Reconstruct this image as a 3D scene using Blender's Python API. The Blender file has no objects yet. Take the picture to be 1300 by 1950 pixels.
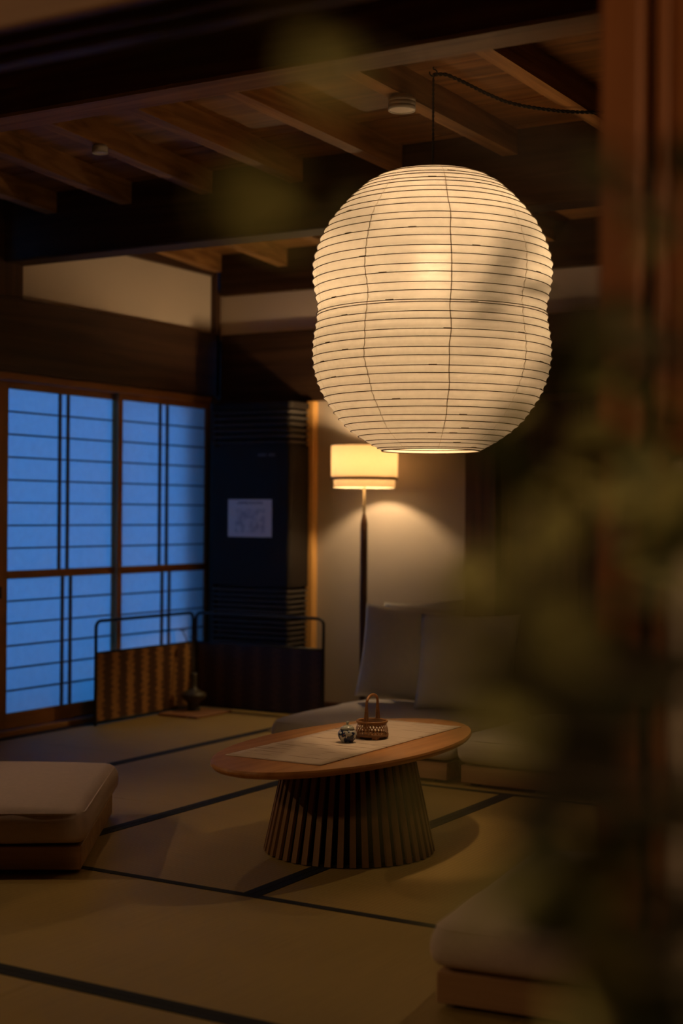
import bpy, bmesh, math, random
from mathutils import Vector, Matrix, noise
from math import sin, cos, pi, radians as R, sqrt, atan2
random.seed(7)
S = bpy.context.scene
COL = S.collection

# ------------------------------------------------------------------ camera
cam_d = bpy.data.cameras.new('camera'); cam = bpy.data.objects.new('camera', cam_d); COL.objects.link(cam)
YAW, PITCH, ROLL = R(30.65), R(0.044), R(0.45)
fw = Vector((-sin(YAW)*cos(PITCH), cos(YAW)*cos(PITCH), sin(PITCH)))
rt = Vector((cos(YAW), sin(YAW), 0)); up = rt.cross(fw)
rt, up = cos(ROLL)*rt+sin(ROLL)*up, -sin(ROLL)*rt+cos(ROLL)*up
cam.matrix_world = Matrix(((rt.x, up.x, -fw.x, 0), (rt.y, up.y, -fw.y, 0), (rt.z, up.z, -fw.z, 1.1), (0, 0, 0, 1)))
cam_d.sensor_fit = 'VERTICAL'; cam_d.sensor_height = 36; cam_d.sensor_width = 24
cam_d.lens = 2806/1950*36
cam_d.clip_start = 0.05; cam_d.clip_end = 100
cam_d.dof.use_dof = True; cam_d.dof.focus_distance = 4.72; cam_d.dof.aperture_fstop = 1.9
S.camera = cam
# ------------------------------------------------------------------ sky at dusk, exposure
W = bpy.data.worlds.new('dusk'); S.world = W; W.use_nodes = True
W.node_tree.nodes['Background'].inputs[0].default_value = (0.062, 0.37, 1.0, 1)
W.node_tree.nodes['Background'].inputs[1].default_value = 1.25
S.view_settings.view_transform = 'Standard'; S.view_settings.look = 'None'
S.view_settings.exposure = 0.0; S.view_settings.gamma = 1.0; S.view_settings.use_curve_mapping = False
S.cycles.use_denoising = True
S.cycles.max_bounces = 7; S.cycles.diffuse_bounces = 3; S.cycles.caustics_reflective = False; S.cycles.transmission_bounces = 5; S.cycles.glossy_bounces = 3
S.cycles.sample_clamp_indirect = 4.0; S.cycles.adaptive_threshold = .02
WARM = (1.0, 0.66, 0.34)
LANTERN_BULB = 520.0     # radiance of the lantern's bulb
LAMP_BULB = 680.0
SPOT_W = 9.0
PASSAGE_GLOBE = 145.0
FILL_GLOBE = 210.0

# ------------------------------------------------------------------ helpers
class MB:
    def __init__(s): s.v = []; s.f = []
    def add(s, vs, fs):
        b = len(s.v); s.v += [tuple(v) for v in vs]; s.f += [tuple(i+b for i in f) for f in fs]; return s
    def box(s, x0, x1, y0, y1, z0, z1, c=0.0):
        if c <= 0:
            return s.add([(x0,y0,z0),(x1,y0,z0),(x1,y1,z0),(x0,y1,z0),(x0,y0,z1),(x1,y0,z1),(x1,y1,z1),(x0,y1,z1)],
                 [(3,2,1,0),(4,5,6,7),(0,1,5,4),(1,2,6,5),(2,3,7,6),(3,0,4,7)])
        bm = bmesh.new(); bmesh.ops.create_cube(bm, size=1)
        for v in bm.verts: v.co = Vector((x0+(v.co.x+.5)*(x1-x0), y0+(v.co.y+.5)*(y1-y0), z0+(v.co.z+.5)*(z1-z0)))
        bmesh.ops.bevel(bm, geom=bm.edges[:], offset=c, segments=1, affect='EDGES')
        bm.verts.index_update()
        s.add([v.co for v in bm.verts], [[v.index for v in f.verts] for f in bm.faces]); bm.free(); return s
    def prism(s, pts, z0, z1):           # pts counter-clockwise outline in xy
        n = len(pts)
        vs = [(p[0],p[1],z0) for p in pts]+[(p[0],p[1],z1) for p in pts]
        fs = [tuple(range(n-1,-1,-1)), tuple(range(n,2*n))]+[(i,(i+1)%n,n+(i+1)%n,n+i) for i in range(n)]
        return s.add(vs, fs)
    def lathe(s, prof, n=32, cx=0, cy=0, sx=1, sy=1, closed=False):
        vs = []; fs = []
        for r, z in prof:
            for k in range(n):
                a = 2*pi*k/n; vs.append((cx+sx*r*cos(a), cy+sy*r*sin(a), z))
        m = len(prof)
        for i in range(m-1 if not closed else m):
            j = (i+1) % m
            for k in range(n):
                fs.append((i*n+k, i*n+(k+1)%n, j*n+(k+1)%n, j*n+k))
        if not closed:
            if prof[0][0] > 1e-6: pass
        return s.add(vs, fs)
    def tube(s, pts, r, n=8, caps=True):
        pts = [Vector(p) for p in pts]; m = len(pts)
        rr = r if isinstance(r, (list, tuple)) else [r]*m
        t0 = (pts[1]-pts[0]).normalized()
        ref = Vector((0,0,1)) if abs(t0.z) < .9 else Vector((1,0,0))
        u = t0.cross(ref).normalized(); vs = []; fs = []
        for i, p in enumerate(pts):
            t = (pts[min(i+1,m-1)]-pts[max(i-1,0)]).normalized()
            u = (u-t*u.dot(t)).normalized(); w = t.cross(u)
            for k in range(n):
                a = 2*pi*k/n; vs.append(p+(u*cos(a)+w*sin(a))*rr[i])
        for i in range(m-1):
            for k in range(n): fs.append((i*n+k, i*n+(k+1)%n, (i+1)*n+(k+1)%n, (i+1)*n+k))
        if caps: fs += [tuple(range(n-1,-1,-1)), tuple(range((m-1)*n, m*n))]
        return s.add(vs, fs)
    def build(s, name, mat, parent=None, smooth=False, loc=None):
        me = bpy.data.meshes.new(name); me.from_pydata(s.v, [], s.f); me.update()
        if smooth: me.polygons.foreach_set('use_smooth', [True]*len(me.polygons))
        return link(name, me, mat, parent, loc)
def link(name, me, mat, parent=None, loc=None):
    if mat and not me.materials: me.materials.append(mat)
    o = bpy.data.objects.new(name, me); COL.objects.link(o)
    if parent: o.parent = parent
    if loc: o.location = loc
    return o
def fix_normals(me):
    bm = bmesh.new(); bm.from_mesh(me); bmesh.ops.recalc_face_normals(bm, faces=bm.faces); bm.to_mesh(me); bm.free()
def empty(name, loc=(0,0,0), rz=0):
    o = bpy.data.objects.new(name, None); COL.objects.link(o); o.location = loc; o.rotation_euler = (0,0,rz)
    o.empty_display_size = .1; return o
def tag(o, label, cat, group=None, kind=None):
    o['label'] = label; o['category'] = cat
    if group: o['group'] = group
    if kind: o['kind'] = kind
    return o
def struct(o, label=None):
    o['kind'] = 'structure'
    if label: o['label'] = label
    return o
def thing(name, label, cat, loc=(0,0,0), rz=0, group=None):
    return tag(empty(name, loc, rz), label, cat, group)
def rounded_box(hx, hy, z0, z1, r, crown=0.0, wob=0.0, seed=0, n=14):
    """soft box centred on x,y; returns MB"""
    hz = (z1-z0)/2; zc = (z0+z1)/2; h = (hx, hy, hz)
    def samples(a):
        s_ = [-a+r*(1-cos(pi/2*i/4)) for i in range(5)]
        k = max(2, n//2)
        return s_ + [(-a+r)+(2*a-2*r)*i/k for i in range(1, k)] + [-v for v in reversed(s_)]
    m = MB()
    for ax in range(3):
        u, w = (ax+1) % 3, (ax+2) % 3
        for sg in (-1, 1):
            us, ws = samples(h[u]), samples(h[w]); vs = []; fs = []
            for b in ws:
                for a in us:
                    p = [0,0,0]; p[ax] = sg*h[ax]; p[u] = a; p[w] = b
                    q = [max(-(h[i]-r), min(h[i]-r, p[i])) for i in range(3)]
                    d = Vector(p)-Vector(q)
                    if d.length > 1e-9: d = d.normalized()*r
                    v = Vector(q)+d
                    if v.z > 0 and crown:
                        v.z += crown*(1-(v.x/hx)**4)*(1-(v.y/hy)**4)*(v.z/hz)
                    if wob: 
                        nz = noise.noise(Vector((v.x*7+seed, v.y*7, v.z*9)))
                        v += Vector((v.x/hx, v.y/hy, .6))*wob*nz
                    vs.append((v.x, v.y, v.z+zc))
            nu = len(us)
            for j in range(len(ws)-1):
                for i in range(nu-1):
                    f = (j*nu+i, j*nu+i+1, (j+1)*nu+i+1, (j+1)*nu+i)
                    fs.append(f if sg > 0 else f[::-1])
            m.add(vs, fs)
    return m
def weld(o, d=1e-5):
    bm = bmesh.new(); bm.from_mesh(o.data); bmesh.ops.remove_doubles(bm, verts=bm.verts, dist=d); bm.to_mesh(o.data); bm.free()
    return o

# ------------------------------------------------------------------ materials
def nodes(name):
    m = bpy.data.materials.new(name); m.use_nodes = True
    nt = m.node_tree; return m, nt, nt.nodes['Principled BSDF']
def plain(name, col, rough=.6, var=.12, scale=14, bump=.0, spec=.3, metal=0, bscale=None):
    m, nt, b = nodes(name); N = nt.nodes; L = nt.links
    tc = N.new('ShaderNodeTexCoord'); nz = N.new('ShaderNodeTexNoise'); nz.inputs['Scale'].default_value = scale; nz.inputs['Detail'].default_value = 4
    L.new(tc.outputs['Object'], nz.inputs['Vector'])
    mx = N.new('ShaderNodeMix'); mx.data_type = 'RGBA'
    mx.inputs['A'].default_value = tuple(c*(1-var) for c in col)+(1,); mx.inputs['B'].default_value = tuple(min(1,c*(1+var)) for c in col)+(1,)
    L.new(nz.outputs['Fac'], mx.inputs['Factor']); L.new(mx.outputs['Result'], b.inputs['Base Color'])
    b.inputs['Roughness'].default_value = rough; b.inputs['Specular IOR Level'].default_value = spec; b.inputs['Metallic'].default_value = metal
    if bump:
        n2 = N.new('ShaderNodeTexNoise'); n2.inputs['Scale'].default_value = bscale or scale*6; n2.inputs['Detail'].default_value = 3
        L.new(tc.outputs['Object'], n2.inputs['Vector'])
        bp = N.new('ShaderNodeBump'); bp.inputs['Strength'].default_value = bump; bp.inputs['Distance'].default_value = .01
        L.new(n2.outputs['Fac'], bp.inputs['Height']); L.new(bp.outputs['Normal'], b.inputs['Normal'])
    return m
def wood(name, dark, light, axis='x', rough=.5, scale=1.0, bump=.15, spec=.35):
    m, nt, b = nodes(name); N = nt.nodes; L = nt.links
    tc = N.new('ShaderNodeTexCoord'); mp = N.new('ShaderNodeMapping')
    st = {'x': (1.2, 22, 22), 'y': (22, 1.2, 22), 'z': (22, 22, 1.2)}[axis]
    mp.inputs['Scale'].default_value = tuple(c*scale for c in st)
    L.new(tc.outputs['Object'], mp.inputs['Vector'])
    nz = N.new('ShaderNodeTexNoise'); nz.inputs['Scale'].default_value = 1.0; nz.inputs['Detail'].default_value = 5; nz.inputs['Distortion'].default_value = .8
    L.new(mp.outputs['Vector'], nz.inputs['Vector'])
    cr = N.new('ShaderNodeValToRGB'); cr.color_ramp.elements[0].position = .3; cr.color_ramp.elements[1].position = .72
    cr.color_ramp.elements[0].color = dark+(1,); cr.color_ramp.elements[1].color = light+(1,)
    L.new(nz.outputs['Fac'], cr.inputs['Fac']); L.new(cr.outputs['Color'], b.inputs['Base Color'])
    b.inputs['Roughness'].default_value = rough; b.inputs['Specular IOR Level'].default_value = spec
    bp = N.new('ShaderNodeBump'); bp.inputs['Strength'].default_value = bump; bp.inputs['Distance'].default_value = .004
    L.new(nz.outputs['Fac'], bp.inputs['Height']); L.new(bp.outputs['Normal'], b.inputs['Normal'])
    return m
def emis(name, col, s):
    m = bpy.data.materials.new(name); m.use_nodes = True; nt = m.node_tree; nt.nodes.clear()
    e = nt.nodes.new('ShaderNodeEmission'); e.inputs[0].default_value = col+(1,); e.inputs[1].default_value = s
    o = nt.nodes.new('ShaderNodeOutputMaterial'); nt.links.new(e.outputs[0], o.inputs[0]); return m
def paper(name, refl, trans, fscale=60, glow=0.0, rough=.5, var=.2):
    """translucent fibre paper; glow is the share of forward scattering"""
    m = bpy.data.materials.new(name); m.use_nodes = True; nt = m.node_tree; nt.nodes.clear(); N = nt.nodes; L = nt.links
    tc = N.new('ShaderNodeTexCoord'); nz = N.new('ShaderNodeTexNoise'); nz.inputs['Scale'].default_value = fscale; nz.inputs['Detail'].default_value = 6
    L.new(tc.outputs['Object'], nz.inputs['Vector'])
    def tint(c, lo, hi):
        mx = N.new('ShaderNodeMix'); mx.data_type = 'RGBA'
        mx.inputs['A'].default_value = tuple(v*lo for v in c)+(1,); mx.inputs['B'].default_value = tuple(v*hi for v in c)+(1,)
        L.new(nz.outputs['Fac'], mx.inputs['Factor']); return mx.outputs['Result']
    d = N.new('ShaderNodeBsdfDiffuse'); L.new(tint(refl, .92, 1.08), d.inputs['Color'])
    t = N.new('ShaderNodeBsdfTranslucent'); L.new(tint(trans, 1-var, 1+var), t.inputs['Color'])
    a = N.new('ShaderNodeAddShader'); L.new(d.outputs[0], a.inputs[0]); L.new(t.outputs[0], a.inputs[1])
    out = N.new('ShaderNodeOutputMaterial'); last = a
    if glow:
        g = N.new('ShaderNodeBsdfRefraction'); g.inputs['IOR'].default_value = 1.33; g.inputs['Roughness'].default_value = rough
        L.new(tint(tuple(c*glow for c in trans), .6, 1.4), g.inputs['Color'])
        a2 = N.new('ShaderNodeAddShader'); L.new(a.outputs[0], a2.inputs[0]); L.new(g.outputs[0], a2.inputs[1]); last = a2
    L.new(last.outputs[0], out.inputs[0]); return m

M = {}
M['beam'] = wood('beam wood along x', (.026,.012,.006), (.07,.034,.015), 'x', .65, spec=.15)
M['joist'] = wood('joist wood along y', (.15,.066,.02), (.40,.20,.068), 'y', .6, spec=.2)
M['beam1'] = wood('pale planed beam wood', (.19,.085,.023), (.40,.19,.055), 'x', .6, spec=.2)
M['board'] = wood('ceiling board wood', (.11,.045,.011), (.28,.12,.03), 'x', .6, .7)
M['beam_y'] = wood('wall beam wood along y', (.035,.016,.008), (.075,.036,.018), 'y', .5)
M['post'] = wood('post wood', (.040,.018,.008), (.10,.045,.02), 'z', .5)
M['trim'] = wood('honey trim wood', (.48,.24,.065), (.72,.40,.13), 'z', .45)
M['shoji'] = wood('shoji frame wood', (.30,.13,.03), (.46,.22,.055), 'z', .5)
M['shoji_y'] = wood('shoji rail wood', (.30,.13,.03), (.46,.22,.055), 'y', .5)
M['kumiko'] = wood('shoji bar wood', (.12,.07,.05), (.20,.12,.085), 'y', .6)
M['fpost'] = wood('reddish post wood', (.20,.062,.014), (.31,.105,.028), 'z', .5, .8)
M['kamoi'] = wood('lintel wood', (.13,.06,.028), (.22,.11,.05), 'x', .5)
M['plaster_low'] = plain('lamp-dimmed plaster', (.35,.295,.255), .9, .05, 3, .12, .1, bscale=160)  # same plaster darkened to hold down the floor lamp's brightness on it
M['plaster'] = plain('plaster', (.66,.55,.46), .9, .05, 3, .12, .1, bscale=160)
M['dark_wall'] = plain('dark plaster', (.05,.035,.025), .9, .15, 4)
M['washi'] = paper('shoji paper', (.42,.42,.42), (.50,.52,.55), 25, var=.06)
M['lpaper'] = paper('lantern paper', (.60,.57,.52), (.155,.148,.141), 55, .06, .78)
M['shade'] = paper('linen lamp shade', (.46,.42,.33), (.088,.060,.034), 120)
M['dimmer_cloth'] = paper('band dimmer cloth', (.25,.25,.25), (.36,.38,.38), 200)
M['rib'] = plain('bamboo rib', (.10,.055,.025), .6, .2, 40)
M['seam'] = paper('paper overlap', (.45,.40,.33), (.13,.108,.085), 90)
M['fabric'] = plain('oatmeal fabric', (.60,.47,.42), .95, .10, 60, .25, .1, bscale=700)
M['fabric2'] = plain('grey fabric', (.54,.49,.44), .95, .08, 60, .25, .1, bscale=700)
M['pillow'] = plain('light cushion cotton', (.68,.65,.56), .95, .06, 40, .2, .1, bscale=600)
M['plinth'] = wood('plinth oak', (.30,.16,.075), (.48,.28,.14), 'x', .5)
M['oak'] = wood('table oak', (.34,.135,.036), (.50,.225,.075), 'y', .42, 1.3)
M['slat'] = wood('slat oak', (.15,.072,.028), (.25,.13,.052), 'z', .5)
M['core'] = plain('dark table core', (.012,.008,.006), .8)
M['metal'] = plain('black steel', (.012,.012,.013), .45, .1, 30, 0, .4)
M['ac'] = plain('charcoal housing', (.014,.010,.008), .6, .05, 10, 0, .2)
M['ac2'] = plain('black grille', (.020,.017,.015), .6, .05, 10, 0, .2)
M['ac3'] = plain('lamplit louvre', (.06,.05,.045), .6, .05, 10, 0, .2)  # lamplight on the louvre edges put into a lighter grey
M['ac_grey'] = plain('grey lettering', (.16,.15,.16), .6)
M['brass'] = plain('aged brass', (.13,.085,.04), .5, .1, 30, 0, .4, .3)
M['walnut'] = wood('walnut', (.05,.022,.010), (.11,.05,.022), 'z', .45)
M['bamboo'] = plain('smoked bamboo', (.30,.13,.04), .5, .35, 60, 0, .4)
M['bamboo2'] = plain('dark smoked bamboo', (.20,.085,.028), .5, .35, 60, 0, .4)
M['cord'] = plain('dark cord', (.014,.011,.009), .7)
M['white'] = plain('white enamel', (.62,.58,.52), .5, .04)
M['lens'] = plain('frosted lens', (.80,.72,.62), .5, .03)
M['vase'] = plain('dark bronze glaze', (.05,.04,.022), .45, .3, 20, 0, .4)
M['stem'] = plain('twig', (.07,.05,.03), .7)
M['flower'] = plain('dark blossom', (.06,.05,.06), .7)
M['tray'] = wood('thin board', (.24,.11,.05), (.36,.18,.08), 'y', .5)
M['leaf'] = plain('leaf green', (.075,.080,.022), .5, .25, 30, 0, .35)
M['leaf2'] = plain('lit leaf green', (.42,.40,.14), .5, .25, 30, 0, .35)  # lighter colour stands in for leaves that catch the light
M['leaf3'] = plain('unlit leaf green', (.022,.026,.009), .5, .25, 30, 0, .2)  # shade put into the colour of the leaves that look unlit
M['pot'] = plain('brown clay pot', (.12,.07,.045), .8, .15, 10)
M['soil'] = plain('soil', (.03,.02,.014), .95, .3, 60, .5)

def tatami_mat(name, along):
    """rush mat; fine ribs across the weave plus slow colour drift"""
    m, nt, b = nodes(name); N = nt.nodes; L = nt.links
    tc = N.new('ShaderNodeTexCoord')
    mp = N.new('ShaderNodeMapping'); mp.inputs['Scale'].default_value = (3, 260, 1) if along == 'y' else (260, 3, 1)
    L.new(tc.outputs['Object'], mp.inputs['Vector'])
    nz = N.new('ShaderNodeTexNoise'); nz.inputs['Scale'].default_value = 1; nz.inputs['Detail'].default_value = 2; L.new(mp.outputs['Vector'], nz.inputs['Vector'])
    n2 = N.new('ShaderNodeTexNoise'); n2.inputs['Scale'].default_value = 2.2; n2.inputs['Detail'].default_value = 4; L.new(tc.outputs['Object'], n2.inputs['Vector'])
    wv = N.new('ShaderNodeTexWave'); wv.wave_type = 'BANDS'; wv.bands_direction = 'X' if along == 'y' else 'Y'
    wv.inputs['Scale'].default_value = 21; wv.inputs['Distortion'].default_value = .3; L.new(tc.outputs['Object'], wv.inputs['Vector'])
    ad = N.new('ShaderNodeMath'); ad.operation = 'MULTIPLY_ADD'; ad.inputs[1].default_value = .45
    L.new(nz.outputs['Fac'], ad.inputs[0])
    m2 = N.new('ShaderNodeMath'); m2.operation = 'MULTIPLY_ADD'; m2.inputs[1].default_value = .4; L.new(n2.outputs['Fac'], m2.inputs[0]); 
    m3 = N.new('ShaderNodeMath'); m3.operation = 'MULTIPLY'; m3.inputs[1].default_value = .15; L.new(wv.outputs['Fac'], m3.inputs[0])
    L.new(m3.outputs[0], m2.inputs[2]); L.new(m2.outputs[0], ad.inputs[2])
    cr = N.new('ShaderNodeValToRGB'); cr.color_ramp.elements[0].position = .25; cr.color_ramp.elements[1].position = .8
    cr.color_ramp.elements[0].color = (.25,.165,.045,1); cr.color_ramp.elements[1].color = (.41,.275,.08,1)
    L.new(ad.outputs[0], cr.inputs['Fac']); L.new(cr.outputs['Color'], b.inputs['Base Color'])
    bp = N.new('ShaderNodeBump'); bp.inputs['Strength'].default_value = .35; bp.inputs['Distance'].default_value = .003
    L.new(nz.outputs['Fac'], bp.inputs['Height']); L.new(bp.outputs['Normal'], b.inputs['Normal'])
    b.inputs['Roughness'].default_value = .62; b.inputs['Specular IOR Level'].default_value = .3
    return m
M['tatami_y'] = tatami_mat('rush mat along y', 'y'); M['tatami_x'] = tatami_mat('rush mat along x', 'x')
M['heri'] = plain('dark mat border', (.012,.012,.014), .85, .2, 200)

# ------------------------------------------------------------------ room shell
XL, YB = -5.05, 7.05          # left (shoji) wall, back wall
XR, YF = 0.75, 1.72           # right wall, front (opening) wall
ZC = 2.60                     # ceiling boards
# floor and mats -----------------------------------------------------
floor = struct(MB().box(-5.6, 2.4, -2.2, 7.6, -.12, -.03).build('floor', M['core']))
def mat_piece(x0, x1, y0, y1, long_axis):
    o = MB().box(x0+.001, x1-.001, y0+.001, y1-.001, -.03, 0).build('tatami_mat', M['tatami_y' if long_axis == 'y' else 'tatami_x'], floor)
    w = .030
    for s in (0, 1):
        if long_axis == 'y': a = (x0+.001, x0+w) if s == 0 else (x1-w, x1-.001); bx = (a[0], a[1], y0+.001, y1-.001)
        else: a = (y0+.001, y0+w) if s == 0 else (y1-w, y1-.001); bx = (x0+.001, x1-.001, a[0], a[1])
        MB().box(*bx, -.005, .0018).build('mat_border', M['heri'], o)
xs = [-5.0, -4.115, -3.272, -2.377]
for x0, x1, y0, y1, ax in [
    (xs[0],xs[1],5.275,7.02,'y'), (xs[0],xs[1],3.525,5.275,'y'),
    (xs[1],xs[2],4.435,6.18,'y'), (xs[1],xs[2],3.525,4.435,'y'), (xs[1],-2.377,6.18,7.02,'x'),
    (xs[2],xs[3],3.525,5.30,'y'), (xs[2],-1.48,5.30,6.18,'x'), (-2.377,-.6,6.18,7.02,'x'),
    (xs[3],-1.48,3.525,5.30,'y'), (-1.48,-.60,3.525,5.30,'y'), (-1.48,.3,5.30,6.18,'x'), (-.6,.3,3.525,5.3,'y'), (-.6,.75,6.18,7.02,'x'),
    (-5.0,-3.28,2.63,3.525,'x'), (-3.28,-1.30,2.63,3.525,'x'), (-1.30,.3,2.63,3.525,'x'),
    (-5.0,-4.13,1.76,2.63,'x'), (-4.13,-2.36,1.76,2.63,'x'), (-2.36,-.6,1.76,2.63,'x'), (-.6,.3,1.76,2.63,'x')]:
    mat_piece(x0, x1, y0, y1, ax)
MB().box(.3, .75, 1.76, 6.18, -.03, 0).build('floor_edge_board', M['beam_y'], floor)
MB().box(XL-.02, -5.0, 1.76, 7.02, -.03, .004).build('floor_edge_board', M['beam_y'], floor)
for i in range(9):                                            # boards of the passage the camera stands in
    MB().box(-3.2, 1.4, -1.2+i*.325, -1.2+(i+1)*.325-.004, -.03, 0).build('passage_board', M['beam'], floor)

# ceiling --------------------------------------------------------------
ceil = struct(MB().box(-5.6, 2.4, -2.2, 7.6, 2.66, 2.74).build('ceiling', M['core']))
y = 4.585-.3125*9
while y < 7.3:
    MB().box(-5.3, .9, y+.004, y+.3125-.004, ZC+random.uniform(-.003,.003), ZC+.05).build('ceiling_board', M['board'], ceil)
    y += .3125
def beam(x0, x1, y0, y1, z0, z1, m, name='beam'):
    return MB().box(x0, x1, y0, y1, z0, z1, .008).build(name, m, ceil)
beam(-5.3, .9, 3.32, 3.462, 2.296, 2.66, M['beam1'])
beam(-5.3, .9, 5.27, 5.415, 2.296, 2.66, M['beam'])
for xa, xb in [(-1.0,-.98),(-1.45,-1.44),(-1.91,-1.905),(-2.372,-2.372),(-2.84,-2.872),(-3.265,-3.338),(-3.66,-3.79),(-4.08,-4.235),(-4.52,-4.68)]:
    def jx(y): return xa+(xb-xa)*(y-4.07)/(5.02-4.07)
    for y0, y1 in ((3.462, 5.27), (5.415, 7.04), (1.87, 3.32)):
        w = .031; m = MB()
        m.add([(jx(y0)-w,y0,2.5),(jx(y0)+w,y0,2.5),(jx(y1)+w,y1,2.5),(jx(y1)-w,y1,2.5),
               (jx(y0)-w,y0,2.61),(jx(y0)+w,y0,2.61),(jx(y1)+w,y1,2.61),(jx(y1)-w,y1,2.61)],
              [(3,2,1,0),(4,5,6,7),(0,1,5,4),(1,2,6,5),(2,3,7,6),(3,0,4,7)])
        m.build('joist', M['joist'], ceil)

# left wall --------------------------------------------------------------
wl = struct(empty('wall_left', (XL, 5.0, 0)))
def wpart(name, m, *b, par=wl, c=.004):
    px, py, pz = par.location
    return MB().box(b[0]-px, b[1]-px, b[2]-py, b[3]-py, b[4]-pz, b[5]-pz, c).build(name, m, par)
wpart('plaster_panel', M['plaster'], XL-.09, XL-.005, 5.2, 7.08, 2.1, 2.62, c=0)
wpart('wall_beam', M['beam_y'], XL-.10, XL+.035, 3.4, 7.06, 1.772, 2.138)
wpart('wall_plate', M['beam_y'], XL-.10, XL+.02, 3.4, 7.06, 2.478, 2.61)
wpart('lintel', M['shoji_y'], XL-.07, XL+.02, 5.20, 7.0, 1.735, 1.772)
wpart('sill', M['shoji_y'], XL-.08, XL+.03, 5.20, 7.0, -.03, .028)
wpart('short_post', M['post'], XL-.06, XL+.03, 5.22, 5.405, 2.138, 2.5)
wpart('post', M['post'], XL-.10, XL+.03, 5.09, 5.245, -.03, 1.772)
wpart('post', M['post'], XL-.10, XL+.035, 7.015, 7.10, -.03, 2.61)
wpart('plaster_panel', M['plaster'], XL-.09, XL-.01, 1.6, 5.10, -.05, 2.62, c=0)
for dn, (y0, y1) in enumerate(((5.262, 6.20), (6.163, 6.995))):
    d = struct(empty('door_%d' % (dn+1), (XL+(-.034 if dn == 0 else 0), y0, .03)))
    w = y1-y0; T = .026                      # local: x out of wall plane, y along, z up
    def dp(name, m, x0, x1, a, b, z0, z1, c=.002): return MB().box(x0, x1, a, b, z0, z1, c).build(name, m, d)
    sl, sr = (.102, .032) if dn == 0 else (.034, .035)
    dp('stile', M['shoji'], -T/2, T/2, 0, sl, 0, 1.703); dp('stile', M['shoji'], -T/2, T/2, w-sr, w, 0, 1.703)
    zb, zm0, zm1, zt = .075, .735, .773, 1.668
    dp('rail', M['shoji_y'], -T/2, T/2, sl, w-sr, 0, zb); dp('rail', M['shoji_y'], -T/2, T/2, sl, w-sr, zm0, zm1); dp('rail', M['shoji_y'], -T/2, T/2, sl, w-sr, zt, 1.703)
    iw = w-sl-sr
    vb = [sl+iw*.475, sl+iw*.552] if dn == 0 else [sl+iw*.44, sl+iw*.525]
    for (za, zc_, n) in ((zb, zm0, 6), (zm1, zt, 8)):
        off = .028 if za == zb else 0
        for yv in vb: dp('vertical_bar', M['kumiko'], -.004, .009, yv-.007+off, yv+.007+off, za, zc_, 0)
        for i in range(1, n):
            z = za+(zc_-za)*i/n; dp('horizontal_bar', M['kumiko'], -.004, .007, sl, w-sr, z-.0038, z+.0038, 0)
        cols = [sl, vb[0]+off, vb[1]+off, w-sr]
        for i in range(n):
            for k in range(3):
                MB().box(-.0055, -.0045, cols[k]-.0005, cols[k+1]+.0005, za+(zc_-za)*i/n-.0005, za+(zc_-za)*(i+1)/n+.0005).build('paper_pane', M['washi'], d)
    if dn == 0: dp('door_pull', M['metal'], T/2-.001, T/2+.004, .022, .060, .64, .70)

osn = struct(empty('dimmer_frame', (XL-.085, 6.79, .03)))  # added unseen sheet outside, dims a band of the shoji paper
MB().box(-.002, .002, .02, .30, .02, 1.70).build('band_dimmer', M['dimmer_cloth'], osn)
MB().box(-.012, .012, 0, .02, 0, 1.72).build('stile', M['shoji'], osn)
# back wall ----------------------------------------------------------------
wb = struct(empty('wall_back', (-3.0, YB, 0)))
def bpart(name, m, *b, c=.004): return wpart(name, m, *b, par=wb, c=c)
bpart('plaster_panel', M['plaster'], -5.1, .8, YB+.005, YB+.08, 2.1, 2.4, c=0)
bpart('plaster_panel', M['plaster_low'], -4.40, -3.30, YB+.005, YB+.08, -.03, 1.76, c=0)
bpart('dark_panel', M['dark_wall'], -5.1, -4.38, YB+.005, YB+.08, -.03, 1.76, c=0)
bpart('wall_beam', M['beam'], -4.995, .8, YB-.02, YB+.08, 1.728, 2.13)
bpart('wall_plate', M['beam'], -4.995, .8, YB-.03, YB+.08, 2.358, 2.61)
bpart('trim', M['trim'], -4.385, -4.338, YB-.045, YB+.02, -.03, 1.728)
bpart('post', M['post'], -3.395, -3.215, YB-.05, YB+.08, -.03, 1.728)
bpart('header', M['post'], -3.215, .8, YB-.01, YB+.06, 1.68, 1.728)
for i in range(9):
    bpart('door_board', M['post'], -3.212+i*.44, -3.212+i*.44+.434, YB+.01, YB+.05, 0, 1.68)
bpart('dark_panel', M['dark_wall'], -3.30, .8, YB+.055, YB+.09, -.03, 1.76, c=0)
bpart('baseboard', M['post'], -4.338, -3.395, YB-.012, YB+.01, -.03, .045)
# right and front walls, passage -------------------------------------------
wr = struct(empty('wall_right', (XR, 4, 0)))
wpart('plaster_panel', M['plaster'], XR, XR+.08, 1.9, 7.1, -.05, 2.65, par=wr, c=0)
wf = struct(empty('wall_front', (-1, YF, 0)))
def fpart(name, m, *b, c=.004): return wpart(name, m, *b, par=wf, c=c)
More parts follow.
